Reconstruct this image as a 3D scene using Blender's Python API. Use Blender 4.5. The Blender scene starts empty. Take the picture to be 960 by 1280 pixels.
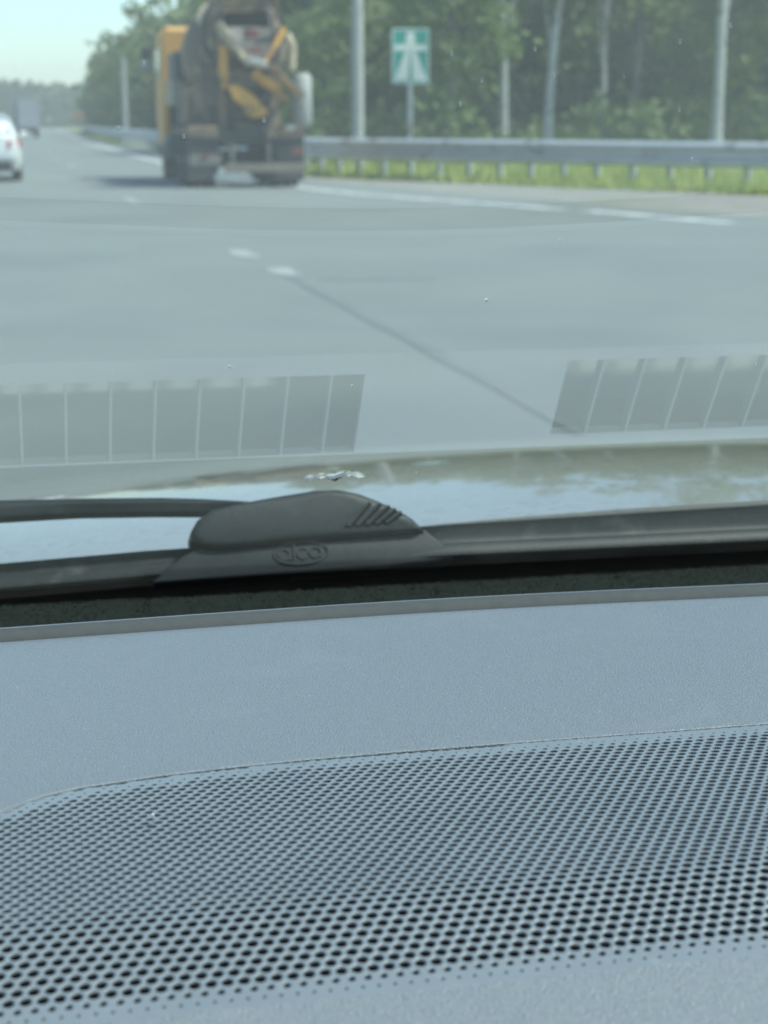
import bpy, bmesh, math, random
from mathutils import Vector, Matrix, noise
R = math.radians
C = bpy.context.scene
COL = C.collection
random.seed(7)

# ------------------------------------------------------------------ camera
EYE = Vector((0, 0, 1.3))
PITCH, YAW = R(12.507), R(12.025)
cd = bpy.data.cameras.new('camera')
cam = bpy.data.objects.new('camera', cd)
COL.objects.link(cam)
cam.location = EYE
cam.rotation_euler = (math.pi / 2 - PITCH, 0, -YAW)
cd.sensor_fit = 'HORIZONTAL'
cd.sensor_width = 36
cd.lens = 36 * 2200 / 960
cd.clip_start = 0.02
cd.clip_end = 6000
cd.dof.use_dof = True
cd.dof.focus_distance = 0.455
cd.dof.aperture_fstop = 40
cd.dof.aperture_blades = 0
C.camera = cam

# ------------------------------------------------------------------ sky, sun, exposure
SUN_EL, SUN_AZ = R(58), R(112)            # azimuth measured from the road's heading (+Y) towards +X
w = bpy.data.worlds.new('World')
C.world = w
w.use_nodes = True
nt = w.node_tree
sky = nt.nodes.new('ShaderNodeTexSky')
sky.sky_type = 'NISHITA'
sky.sun_disc = False
sky.sun_elevation = SUN_EL
sky.sun_rotation = SUN_AZ
sky.air_density = 1.0
sky.dust_density = .4
sky.ozone_density = 3.0
bg = nt.nodes['Background']
bg.inputs['Strength'].default_value = 0.08
nt.links.new(sky.outputs[0], bg.inputs['Color'])
sd = bpy.data.lights.new('sun', 'SUN')
sd.energy = 2.7
sd.angle = R(8)
sd.color = (1, .96, .9)
so = bpy.data.objects.new('sun', sd)
COL.objects.link(so)
tosun = Vector((math.sin(SUN_AZ) * math.cos(SUN_EL), math.cos(SUN_AZ) * math.cos(SUN_EL), math.sin(SUN_EL)))
so.rotation_euler = (-tosun).to_track_quat('-Z', 'Y').to_euler()
C.view_settings.view_transform = 'Standard'
C.view_settings.look = 'None'
C.view_settings.gamma = 1
C.view_settings.exposure = 1.5
C.cycles.use_denoising = True
C.cycles.max_bounces = 8
C.cycles.transparent_max_bounces = 24
C.cycles.sample_clamp_indirect = 6


# ------------------------------------------------------------------ materials
def mat(name, base=(.5, .5, .5), rough=.6, metal=0, spec=.5, coat=0, var=None, vscale=4, vdetail=6, vmix=.5,
        bump=0, bscale=200, bdist=.5, stain=None, sscale=3, slo=.45, shi=.7, rvar=None, obj_rand=0, trans=None):
    m = bpy.data.materials.new(name)
    m.use_nodes = True
    n, l = m.node_tree.nodes, m.node_tree.links
    b = n['Principled BSDF']
    b.inputs['Base Color'].default_value = (*base, 1)
    b.inputs['Roughness'].default_value = rough
    b.inputs['Metallic'].default_value = metal
    b.inputs['Specular IOR Level'].default_value = spec
    b.inputs['Coat Weight'].default_value = coat
    b.inputs['Coat Roughness'].default_value = .03
    tc = n.new('ShaderNodeTexCoord')
    col = None
    if var:
        t = n.new('ShaderNodeTexNoise')
        t.inputs['Scale'].default_value = vscale
        t.inputs['Detail'].default_value = vdetail
        l.new(tc.outputs['Object'], t.inputs['Vector'])
        mr = n.new('ShaderNodeMapRange')
        mr.inputs[1].default_value = .5 - vmix / 2
        mr.inputs[2].default_value = .5 + vmix / 2
        l.new(t.outputs[0], mr.inputs[0])
        mx = n.new('ShaderNodeMix')
        mx.data_type = 'RGBA'
        mx.inputs[6].default_value = (*base, 1)
        mx.inputs[7].default_value = (*var, 1)
        l.new(mr.outputs[0], mx.inputs[0])
        col = mx.outputs[2]
    if stain:
        t = n.new('ShaderNodeTexNoise')
        t.inputs['Scale'].default_value = sscale
        t.inputs['Detail'].default_value = 5
        t.inputs['Distortion'].default_value = .6
        mp = n.new('ShaderNodeMapping')
        mp.inputs['Location'].default_value = (3.1, 7.7, 1.3)
        l.new(tc.outputs['Object'], mp.inputs[0])
        l.new(mp.outputs[0], t.inputs['Vector'])
        mr = n.new('ShaderNodeMapRange')
        mr.inputs[1].default_value = slo
        mr.inputs[2].default_value = shi
        l.new(t.outputs[0], mr.inputs[0])
        mx = n.new('ShaderNodeMix')
        mx.data_type = 'RGBA'
        mx.inputs[6].default_value = (*base, 1)
        if col:
            l.new(col, mx.inputs[6])
        mx.inputs[7].default_value = (*stain, 1)
        l.new(mr.outputs[0], mx.inputs[0])
        col = mx.outputs[2]
    if obj_rand:
        oi = n.new('ShaderNodeObjectInfo')
        hs = n.new('ShaderNodeHueSaturation')
        mr = n.new('ShaderNodeMapRange')
        mr.inputs[3].default_value = 1 - obj_rand
        mr.inputs[4].default_value = 1 + obj_rand
        l.new(oi.outputs['Random'], mr.inputs[0])
        l.new(mr.outputs[0], hs.inputs['Value'])
        hs.inputs['Color'].default_value = (*base, 1)
        if col:
            l.new(col, hs.inputs['Color'])
        col = hs.outputs[0]
    if col:
        l.new(col, b.inputs['Base Color'])
    if bump:
        t = n.new('ShaderNodeTexNoise')
        t.inputs['Scale'].default_value = bscale
        t.inputs['Detail'].default_value = 3
        l.new(tc.outputs['Object'], t.inputs['Vector'])
        bp = n.new('ShaderNodeBump')
        bp.inputs['Strength'].default_value = bump
        bp.inputs['Distance'].default_value = bdist / bscale
        l.new(t.outputs[0], bp.inputs['Height'])
        l.new(bp.outputs[0], b.inputs['Normal'])
    if trans:
        tr = n.new('ShaderNodeBsdfTranslucent')
        tr.inputs['Color'].default_value = (*trans, 1)
        ms = n.new('ShaderNodeMixShader')
        ms.inputs[0].default_value = .35
        l.new(b.outputs[0], ms.inputs[1])
        l.new(tr.outputs[0], ms.inputs[2])
        l.new(ms.outputs[0], n['Material Output'].inputs['Surface'])
    return m


M = {}
M['asphalt'] = mat('asphalt', (.148, .163, .149), .75, var=(.178, .194, .177), vscale=.5, vmix=.5, stain=(.13, .142, .136), sscale=.22, slo=.5, shi=.75, bump=.4, bscale=60)
M['tar_faint'] = mat('faint_tar', (.136, .149, .138), .75, var=(.17, .186, .171), vscale=3)
M['tar'] = mat('tar_seam', (.132, .145, .134), .7, var=(.158, .172, .16), vscale=2)
M['paint'] = mat('road_paint', (.66, .66, .62), .6, var=(.3, .31, .31), vscale=2.2, stain=(.16, .17, .17), sscale=5, slo=.52, shi=.66)
M['paint_old'] = mat('old_road_paint', (.36, .365, .34), .7, var=(.25, .26, .245), vscale=3, stain=(.18, .19, .18), sscale=6, slo=.5, shi=.62)
M['paint_worn'] = mat('worn_road_paint', (.34, .35, .33), .7, var=(.22, .23, .22), vscale=3, stain=(.16, .17, .165), sscale=6, slo=.5, shi=.62)
M['gravel'] = mat('gravel', (.27, .25, .23), .95, var=(.19, .18, .165), vscale=2.5, stain=(.16, .17, .1), sscale=1.1, bump=.8, bscale=30)
M['soil'] = mat('grassy_soil', (.20, .25, .06), .95, var=(.30, .30, .11), vscale=.6, stain=(.06, .085, .025), sscale=.15)
M['grass'] = mat('grass_blade', (.36, .42, .08), .7, var=(.50, .49, .16), vscale=.8, trans=(.42, .5, .08))
M['leaf'] = mat('leaf', (.085, .125, .035), .65, var=(.14, .175, .05), vscale=.55, vmix=.3, obj_rand=.25, trans=(.13, .19, .03))
M['leaf_light'] = mat('leaf_light', (.115, .16, .045), .65, var=(.165, .21, .06), vscale=.7, vmix=.3, obj_rand=.25, trans=(.15, .22, .04))
M['leaf_far'] = mat('leaf_far', (.06, .09, .05), .7, var=(.09, .12, .06), vscale=.06, vmix=.3, trans=(.07, .11, .03))
M['bark'] = mat('bark', (.13, .115, .10), .9, var=(.2, .19, .17), vscale=3, bump=.6, bscale=20)
M['birch'] = mat('birch_bark', (.44, .44, .42), .8, var=(.3, .3, .28), vscale=2, stain=(.09, .085, .08), sscale=6, slo=.58, shi=.66)
M['concrete'] = mat('concrete', (.4, .4, .39), .85, var=(.3, .3, .29), vscale=3, bump=.3, bscale=50)
M['galv'] = mat('galvanised_steel', (.52, .54, .55), .42, metal=.3, var=(.40, .42, .44), vscale=2, stain=(.2, .16, .12), sscale=2.5, slo=.58, shi=.7)
M['sign_green'] = mat('sign_green', (.0, .32, .26), .4)
M['sign_white'] = mat('sign_white', (.8, .82, .76), .4)
M['sign_orange'] = mat('sign_orange', (.36, .24, .13), .6)
# the car the photograph is taken from
M['dash'] = mat('dash_plastic', (.124, .141, .157), .42, spec=.75, var=(.174, .193, .210), vscale=1500, vdetail=2, vmix=.5, bump=1.0, bscale=2100, bdist=1.0, stain=(.17, .185, .2), sscale=38, slo=.58, shi=.85)
M['grille'] = mat('grille_plastic', (.142, .163, .180), .42, spec=.7, var=(.162, .184, .202), vscale=40, stain=(.18, .205, .212), sscale=300, slo=.6, shi=.75)
M['rib'] = mat('vent_rib', (.10, .115, .125), .6)
M['lip'] = mat('lip_trim', (.05, .054, .055), .75, spec=.25, var=(.062, .066, .066), vscale=300, bump=.3, bscale=2500)  # dash plastic toned darker: shade of its cabin-facing side put into the colour
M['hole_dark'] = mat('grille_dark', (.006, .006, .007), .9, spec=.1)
M['felt'] = mat('felt', (.006, .007, .006), 1, spec=.05, var=(.02, .025, .02), vscale=900, vmix=.25)
M['felt_fibre'] = mat('felt_fibre', (.024, .03, .023), .9, spec=.1, var=(.012, .015, .012), vscale=260, vmix=.3)
M['frit'] = mat('frit', (.004, .004, .005), .5, spec=.1)
M['vent_dark'] = mat('vent_dark', (.19, .21, .185), .9, spec=.1)
M['rubber'] = mat('wiper_rubber', (.020, .023, .024), .5, spec=.35, var=(.031, .034, .034), vscale=60, bump=.25, bscale=900, stain=(.12, .125, .115), sscale=45, slo=.55, shi=.8)
M['wiper'] = mat('wiper_plastic', (.020, .024, .026), .5, spec=.3, var=(.027, .031, .032), vscale=70, bump=.3, bscale=1600, stain=(.05, .055, .053), sscale=60, slo=.58, shi=.85)
M['wiper_mark'] = mat('wiper_mark', (.017, .021, .023), .6)
M['groove'] = mat('groove_dark', (.003, .003, .0035), .8, spec=.1)
M['bonnet'] = mat('bonnet_paint', (.40, .395, .345), .13, metal=0, spec=.6, coat=1, stain=(.34, .33, .28), sscale=110, slo=.5, shi=.7)
M['cowl'] = mat('cowl_plastic', (.02, .021, .022), .6, var=(.035, .035, .034), vscale=30)
M['speck'] = mat('white_speck', (.85, .86, .85), .5)
M['chrome_chip'] = mat('glass_chip', (.88, .9, .9), .3, metal=0, var=(.7, .74, .74), vscale=400)
# traffic
M['mixer_yellow'] = mat('mixer_yellow', (.60, .30, .05), .55, var=(.46, .24, .06), vscale=1.2, stain=(.22, .17, .10), sscale=1.6, slo=.55, shi=.8)
M['chute_yellow'] = mat('chute_yellow', (.62, .30, .045), .6, stain=(.12, .08, .05), sscale=1.8, slo=.55, shi=.72)
M['chute_beige'] = mat('chute_beige', (.38, .30, .19), .7, stain=(.12, .10, .075), sscale=2.5, slo=.55, shi=.7)
M['drum'] = mat('drum_dirty', (.14, .10, .07), .8, var=(.07, .056, .045), vscale=.8, stain=(.36, .27, .17), sscale=1.2, slo=.47, shi=.66)
M['drum_tan'] = mat('drum_tan', (.38, .32, .24), .8, var=(.25, .21, .16), vscale=1.3, stain=(.07, .06, .055), sscale=1.5, slo=.55, shi=.7)
M['grime'] = mat('grimy_steel', (.035, .034, .034), .8, var=(.055, .05, .045), vscale=2, stain=(.10, .08, .06), sscale=2, slo=.58, shi=.8)
M['slate'] = mat('slate_paint', (.08, .09, .095), .7, var=(.06, .058, .055), vscale=2)
M['rust'] = mat('rusty_brown', (.24, .16, .09), .8, var=(.13, .09, .06), vscale=2.5, stain=(.05, .045, .04), sscale=2)
M['bumper_beige'] = mat('bumper_beige', (.22, .18, .13), .8, var=(.13, .11, .085), vscale=2)
M['hopper_grey'] = mat('hopper_grey', (.19, .17, .145), .8, var=(.12, .11, .10), vscale=2, stain=(.05, .045, .04), sscale=2.5)
M['tank_pale'] = mat('tank_pale', (.36, .36, .33), .6, var=(.25, .25, .23), vscale=2)
M['plate_white'] = mat('plate_white', (.36, .37, .37), .5, var=(.2, .2, .2), vscale=4)
M['tyre'] = mat('tyre', (.02, .02, .021), .85, var=(.04, .038, .035), vscale=5)
M['rim'] = mat('wheel_rim', (.25, .25, .25), .5, metal=.5)
M['red_lamp'] = mat('red_lamp', (.45, .03, .025), .25)
M['red_dim'] = mat('red_lamp_dirty', (.16, .035, .03), .6)
M['car_white'] = mat('car_white', (.78, .79, .77), .25, coat=1)
M['car_glass'] = mat('car_glass', (.02, .04, .045), .08, spec=.8)
M['black_plastic'] = mat('black_plastic', (.025, .025, .026), .6)
M['van_grey'] = mat('box_grey', (.34, .36, .38), .6, var=(.28, .3, .33), vscale=1)
M['van_blue'] = mat('cab_blue', (.12, .15, .24), .5)


def glass_mat():
    m = bpy.data.materials.new('windscreen_glass')
    m.use_nodes = True
    n, l = m.node_tree.nodes, m.node_tree.links
    n.remove(n['Principled BSDF'])
    geo = n.new('ShaderNodeNewGeometry')
    dot = n.new('ShaderNodeVectorMath')
    dot.operation = 'DOT_PRODUCT'
    l.new(geo.outputs['Normal'], dot.inputs[0])
    l.new(geo.outputs['Incoming'], dot.inputs[1])

    def mth(op, a, b=None):
        k = n.new('ShaderNodeMath')
        k.operation = op
        for i, v in enumerate((a, b)):
            if v is None:
                continue
            if isinstance(v, (int, float)):
                k.inputs[i].default_value = v
            else:
                l.new(v, k.inputs[i])
        return k.outputs[0]
    c = mth('ABSOLUTE', dot.outputs['Value'])
    s = mth('POWER', mth('SUBTRACT', 1, c), 5)
    f1 = mth('ADD', mth('MULTIPLY', s, .96), .04)
    f2 = mth('DIVIDE', mth('MULTIPLY', f1, 2), mth('ADD', f1, 1))          # both faces of the pane together
    f = mth('MULTIPLY', f2, mth('SUBTRACT', 1, geo.outputs['Backfacing']))
    tr = n.new('ShaderNodeBsdfTransparent')
    tr.inputs['Color'].default_value = (.905, .98, .965, 1)
    gl = n.new('ShaderNodeBsdfGlossy')
    gl.inputs['Roughness'].default_value = .0
    gl.inputs['Color'].default_value = (.97, 1, .99, 1)
    mx = n.new('ShaderNodeMixShader')
    l.new(f, mx.inputs[0])
    l.new(tr.outputs[0], mx.inputs[1])
    l.new(gl.outputs[0], mx.inputs[2])
    # thin film of dust on the pane: scatters a little daylight
    du = n.new('ShaderNodeBsdfTranslucent')
    du.inputs['Color'].default_value = (.78, .80, .76, 1)
    tc = n.new('ShaderNodeTexCoord')
    t = n.new('ShaderNodeTexNoise')
    t.inputs['Scale'].default_value = 14
    t.inputs['Detail'].default_value = 6
    l.new(tc.outputs['Object'], t.inputs['Vector'])
    dm_ = n.new('ShaderNodeMapRange')
    dm_.inputs[1].default_value = .3
    dm_.inputs[2].default_value = .7
    dm_.inputs[3].default_value = .003
    dm_.inputs[4].default_value = .015
    l.new(t.outputs[0], dm_.inputs[0])
    m2 = n.new('ShaderNodeMixShader')
    l.new(dm_.outputs[0], m2.inputs[0])
    l.new(mx.outputs[0], m2.inputs[1])
    l.new(du.outputs[0], m2.inputs[2])
    l.new(m2.outputs[0], n['Material Output'].inputs['Surface'])
    return m


M['glass'] = glass_mat()


# ------------------------------------------------------------------ helpers
def tag(o, label, cat, group=None):
    o['label'] = label
    o['category'] = cat
    if group:
        o['group'] = group
    return o


def thing(name, label, cat, loc=(0, 0, 0), rz=0, group=None):
    o = bpy.data.objects.new(name, None)
    COL.objects.link(o)
    o.location = loc
    o.rotation_euler.z = rz
    o.empty_display_size = .2
    return tag(o, label, cat, group)


class MB:
    """collects vertices and faces, then links them as one mesh object"""

    def __init__(s):
        s.v, s.f = [], []

    def add(s, v, f):
        k = len(s.v)
        s.v += [tuple(p) for p in v]
        s.f += [tuple(i + k for i in q) for q in f]
        return s

    def box(s, c, d, rot=None):
        x, y, z = d[0] / 2, d[1] / 2, d[2] / 2
        v = [Vector((a, b, e)) for e in (-z, z) for b in (-y, y) for a in (-x, x)]
        if rot:
            v = [rot @ p for p in v]
        v = [p + Vector(c) for p in v]
        return s.add(v, [(0, 2, 3, 1), (4, 5, 7, 6), (0, 1, 5, 4), (2, 6, 7, 3), (0, 4, 6, 2), (1, 3, 7, 5)])

    def tube(s, pts, rad, n=10, caps=True):
        pts = [Vector(p) for p in pts]
        if not isinstance(rad, (list, tuple)):
            rad = [rad] * len(pts)
        k = len(s.v)
        for i, p in enumerate(pts):
            d = (pts[min(i + 1, len(pts) - 1)] - pts[max(i - 1, 0)]).normalized()
            a = d.cross(Vector((0, 0, 1)) if abs(d.z) < .95 else Vector((1, 0, 0))).normalized()
            b = d.cross(a)
            for j in range(n):
                t = 2 * math.pi * j / n
                s.v.append(tuple(p + (a * math.cos(t) + b * math.sin(t)) * rad[i]))
        for i in range(len(pts) - 1):
            for j in range(n):
                s.f.append((k + i * n + j, k + i * n + (j + 1) % n, k + (i + 1) * n + (j + 1) % n, k + (i + 1) * n + j))
        if caps:
            s.f.append(tuple(k + j for j in range(n))[::-1])
            s.f.append(tuple(k + (len(pts) - 1) * n + j for j in range(n)))
        return s

    def prism(s, poly, o, e1, e2, e3, d0, d1):
        """polygon (a, b) in the plane o + a e1 + b e2, extruded along e3 from d0 to d1"""
        n = len(poly)
        v = [o + e1 * a + e2 * b + e3 * d for d in (d0, d1) for a, b in poly]
        f = [tuple(range(n)), tuple(range(2 * n - 1, n - 1, -1))]
        f += [(i, i + n, (i + 1) % n + n, (i + 1) % n) for i in range(n)]
        return s.add(v, f)

    def loft(s, rings, caps=True, closed=True):
        n = len(rings[0])
        k = len(s.v)
        for r in rings:
            s.v += [tuple(p) for p in r]
        for i in range(len(rings) - 1):
            for j in range(n if closed else n - 1):
                s.f.append((k + i * n + j, k + i * n + (j + 1) % n, k + (i + 1) * n + (j + 1) % n, k + (i + 1) * n + j))
        if caps and closed:
            s.f.append(tuple(k + j for j in range(n))[::-1])
            s.f.append(tuple(k + (len(rings) - 1) * n + j for j in range(n)))
        return s

    def build(s, name, m, parent=None, smooth=False, bevel=0, seg=2, world=False, kind=None, angle=35):
        me = bpy.data.meshes.new(name)
        off = parent.matrix_basis.to_translation() if (world and parent) else Vector()
        me.from_pydata([tuple(Vector(p) - off) for p in s.v] if world and parent else s.v, [], s.f)
        me.validate()
        if bevel or True:
            bm = bmesh.new()
            bm.from_mesh(me)
            if len(s.f) < 6000:
                bmesh.ops.recalc_face_normals(bm, faces=bm.faces)
            if bevel:
                ed = [e for e in bm.edges if len(e.link_faces) == 2 and e.calc_face_angle(0) > R(angle)]
                bmesh.ops.bevel(bm, geom=ed, offset=bevel, segments=seg, profile=.5, affect='EDGES', clamp_overlap=True)
            bm.to_mesh(me)
            bm.free()
        if smooth:
            me.polygons.foreach_set('use_smooth', [True] * len(me.polygons))
            try:
                me.set_sharp_from_angle(angle=R(42))
            except Exception:
                pass
        me.materials.append(m)
        o = bpy.data.objects.new(name, me)
        COL.objects.link(o)
        if parent:
            o.parent = parent
        if kind:
            o['kind'] = kind
        return o


def copy_tree(o, parent=None):
    c = o.copy()
    COL.objects.link(c)
    c.parent = parent
    for ch in o.children:
        copy_tree(ch, c)
    return c


def strip(name, pts_a, pts_b, z, m, kind='structure'):
    b = MB()
    n = len(pts_a)
    b.add([(x, y, z) for x, y in pts_a] + [(x, y, z) for x, y in pts_b], [(i, i + 1, n + i + 1, n + i) for i in range(n - 1)])
    o = b.build(name, m)
    if o.data.polygons and o.data.polygons[0].normal.z < 0:
        o.data.flip_normals()
    if kind:
        o['kind'] = kind
    return o


def interp(tab, x):
    if x <= tab[0][0]:
        return tab[0][1]
    for (a, b), (c, d) in zip(tab, tab[1:]):
        if x <= c:
            return b + (d - b) * (x - a) / (c - a)
    return tab[-1][1]


def smooth_path(p, n=4):
    out = []
    for i in range(len(p) - 1):
        a, b, c, d = (Vector(p[max(i - 1, 0)]), Vector(p[i]), Vector(p[i + 1]), Vector(p[min(i + 2, len(p) - 1)]))
        for k in range(n):
            t = k / n
            out.append(.5 * ((2 * b) + (c - a) * t + (2 * a - 5 * b + 4 * c - d) * t * t + (3 * b - a - 3 * c + d) * t ** 3))
    out.append(Vector(p[-1]))
    return out


# ------------------------------------------------------------------ the setting: ground, road, verge
g = MB().add([(-2500, -600, 0), (2500, -600, 0), (2500, 4000, 0), (-2500, 4000, 0)], [(0, 1, 2, 3)]).build('ground', M['soil'], kind='structure')
EDGE = [(22, -20), (19, 0), (15, 10), (12.4, 17.5), (10.15, 23), (8.55, 30.2), (6.75, 41), (6.15, 55), (6.1, 80), (6.5, 130), (8, 200), (10, 300), (14, 500)]
GRASS = [(32, -20), (27, 0), (22, 13), (18, 22), (13.4, 29.8), (10.3, 35.8), (7.3, 42.4), (6.6, 55), (6.5, 80), (6.9, 130), (8.6, 200), (10.8, 300), (15, 500)]
EDGE_S = [(p.x, p.y) for p in smooth_path([(x, y, 0) for x, y in EDGE])]
GRASS_S = [(p.x, p.y) for p in smooth_path([(x, y, 0) for x, y in GRASS])]
strip('gravel_shoulder', [(x - 1.5, y) for x, y in EDGE_S], GRASS_S, .008, M['gravel'])
strip('road', [(-9.5, y) for x, y in EDGE_S], EDGE_S, .014, M['asphalt'])


def ribbon(name, path, wd, z, m):
    P = [Vector((x, y, 0)) for x, y in path]
    a, b = [], []
    for i, p in enumerate(P):
        d = (P[min(i + 1, len(P) - 1)] - P[max(i - 1, 0)]).normalized()
        q = Vector((d.y, -d.x, 0)) * wd / 2
        a.append((p.x - q.x, p.y - q.y))
        b.append((p.x + q.x, p.y + q.y))
    return strip(name, a, b, z, m)


edge_line = [(p.x, p.y) for p in smooth_path([(10.6, 15, 0), (9.34, 20.8, 0), (8.41, 25.1, 0), (7.85, 26.6, 0), (5.95, 34, 0), (5.2, 46, 0), (5.0, 58, 0), (5.15, 90, 0), (5.5, 131, 0), (7, 200, 0), (9, 300, 0)], 6)]
ribbon('edge_line_paint', edge_line[7:13], .36, .019, M['paint'])
ribbon('edge_line_paint', edge_line[14:26], .36, .019, M['paint'])
ribbon('edge_line_paint', edge_line[26:], .28, .019, M['paint'])
for x, y0, y1, wd in ((2.30, 17.0, 18.1, .2), (2.36, 15.0, 15.75, .22), (2.08, 28.6, 31.2, .16), (2.02, 40, 43, .16), (2.0, 52, 55, .16), (1.95, 64, 67, .16), (1.95, 76, 79, .16)):
    n = 5
    ribbon('lane_line_paint', [(x + .03 * math.sin(i * 2.1), y0 + (y1 - y0) * i / n) for i in range(n + 1)], wd, .019, M['paint_worn'] if y0 > 20 else M['paint_old'])
ribbon('tar_seam', [(2.36 + .012 * math.sin(i * 1.7), 15 - i * .55) for i in range(22)], .10, .0185, M['tar'])
ribbon('tar_seam', [(2.55 + i * .14, 14.6 - .02 * math.sin(i)) for i in range(8)], .42, .0175, M['tar_faint'])

# grass on the verge by the rail: nobody could count it
gb = MB()
for k in range(26000):
    y = 26 + 34 * random.random() ** 1.3
    x0 = interp([(p[1], p[0]) for p in GRASS], y)
    x = x0 + random.random() ** 1.5 * 9
    h = random.uniform(.08, .28) + .25 * (random.random() < .1)
    a = random.random() * 6.28
    dx, dy = math.cos(a) * .035, math.sin(a) * .035
    lx, ly = random.gauss(0, .07), random.gauss(0, .07)
    gb.add([(x - dx, y - dy, 0), (x + dx, y + dy, 0), (x + lx, y + ly, h)], [(0, 1, 2)])
gb.build('verge_grass', M['grass'], kind='stuff')

bk = MB()
rings = []
for i in range(15):
    x = 8.5 + i * .9
    hh = 1.1 + 1.6 * math.sin(i * .8) ** 2
    rings.append([(x, 205 + i * 3, 0), (x + 2, 206 + i * 3, hh * .9), (x + 4, 208 + i * 3, hh), (x + 7, 212 + i * 3, .2)])
M['bank'] = mat('bank_earth', (.30, .29, .23), .95, var=(.2, .21, .13), vscale=.35, vmix=.3)
bk.loft(rings, caps=False, closed=False).build('earth_bank', M['bank'], smooth=True, kind='structure')


# ------------------------------------------------------------------ vegetation
def cards(b, n, centre_fn, size, flat=.0):
    for _ in range(n):
        c = Vector(centre_fn())
        u = Vector((random.gauss(0, 1), random.gauss(0, 1), random.gauss(0, 1))).normalized()
        v = u.orthogonal().normalized()
        v.rotate(Matrix.Rotation(random.random() * 6.28, 3, u))
        s = size * random.uniform(.55, 1.25)
        t = u.cross(v) * s * .38
        b.add([c - v * s * .6, c + t + u * s * .12, c + v * s * .6, c - t + u * s * .12], [(0, 1, 2), (0, 2, 3)])


def crown_mesh(seed, h, rad, z0, n_cl, n_leaf, leaf):
    random.seed(seed)
    b = MB()
    cl = []
    while len(cl) < n_cl:
        p = Vector((random.uniform(-1, 1), random.uniform(-1, 1), random.uniform(-1, 1)))
        if .25 < p.length < 1:
            t = (p.z + 1) / 2
            wid = rad * (1.15 - .55 * t)
            cl.append((Vector((p.x * wid, p.y * wid, z0 + (h - z0) * t)), random.uniform(.35, .8) * rad * .42))
    for c, r in cl:
        cards(b, n_leaf, lambda: c + Vector((random.gauss(0, r * .6), random.gauss(0, r * .6), random.gauss(0, r * .42))), leaf)
    return b, [c for c, r in cl]


def trunk_mb(seed, h, r, lean, tips):
    random.seed(seed)
    b = MB()
    pts = [(lean * (t ** 1.3) * h + .08 * math.sin(t * 5 + seed), .06 * math.sin(t * 4 + seed * 2), t * h) for t in [i / 7 for i in range(8)]]
    b.tube(pts, [r * (1.25 if i == 0 else 1) * (1 - .8 * i / 7) for i in range(8)], 8)
    for c in tips:
        k = random.uniform(.4, .8)
        i = int(k * 7)
        p = Vector(pts[i])
        if c.z > p.z + .2:
            b.tube([p, p.lerp(c, .5) + Vector((0, 0, .15)), c], [r * .3, r * .18, r * .06], 5)
    return b


TREES = {}


def tree(kind, x, y, s, rz, label, group=None, name=None):
    """first of a kind is built, the rest share its meshes"""
    spec = dict(
        broad=(11, 11.5, 3.3, 2.2, 34, 52, .42, .2, .01, 'bark', 'leaf', 'deciduous_tree'),
        tall=(12, 13.5, 2.6, 3.2, 30, 50, .40, .17, .02, 'bark', 'leaf', 'deciduous_tree'),
        bushy=(13, 8.5, 3.0, .5, 34, 52, .40, .15, .0, 'bark', 'leaf', 'bushy_tree'),
        light=(14, 9.5, 2.6, 1.6, 26, 46, .36, .13, .03, 'bark', 'leaf_light', 'young_tree'),
        birch=(15, 13, 2.3, 5.2, 24, 44, .34, .165, .035, 'birch', 'leaf_light', 'birch_tree'),
        lean=(16, 12, 2.2, 4.6, 22, 44, .36, .15, .085, 'birch', 'leaf', 'birch_tree'),
        shrub=(17, 2.6, 1.3, .1, 20, 44, .22, .05, .0, 'bark', 'leaf_light', 'shrub'),
    )[kind]
    seed, h, rad, z0, ncl, nl, leaf, tr, lean, bm_, lm_, nm = spec
    if kind not in TREES:
        b, tips = crown_mesh(seed, h, rad, z0, ncl, nl, leaf)
        t = trunk_mb(seed, h * .9, tr, lean, tips[:12])
        TREES[kind] = (b, t)
        o = thing(name or nm, label, 'shrub' if kind == 'shrub' else 'tree', (x, y, 0), rz, group)
        t.build('trunk', M[bm_], o, smooth=True)
        b.build('crown', M[lm_], o)
        TREES[kind] = o
    else:
        o = copy_tree(TREES[kind])
        if name and name != nm:
            o.name = name
        tag(o, label, 'shrub' if kind == 'shrub' else 'tree')
        o.location = (x, y, 0)
        o.rotation_euler.z = rz
        if group:
            o['group'] = group
        elif 'group' in o:
            del o['group']
    o.scale = (s, s, s)
    return o


rt = random.Random(5)
# pale trunks that stand out against the wood
tree('birch', 18.9, 45.5, 1.0, R(200), 'pale straight birch trunk rising behind the near end of the guardrail', name='birch_tree')
tree('lean', 14.6, 47, .95, R(8), 'thin leaning pale trunk between the wood edge and the guardrail', name='birch_tree')
b3 = tree('birch', 15.0, 53, .92, R(120), 'slender grey birch with a twin trunk look behind the leaning one', name='birch_tree')
b4 = tree('birch', 19.2, 56, .7, R(40), 'thin shaded birch trunk between the leaning trunk and the straight birch')
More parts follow.
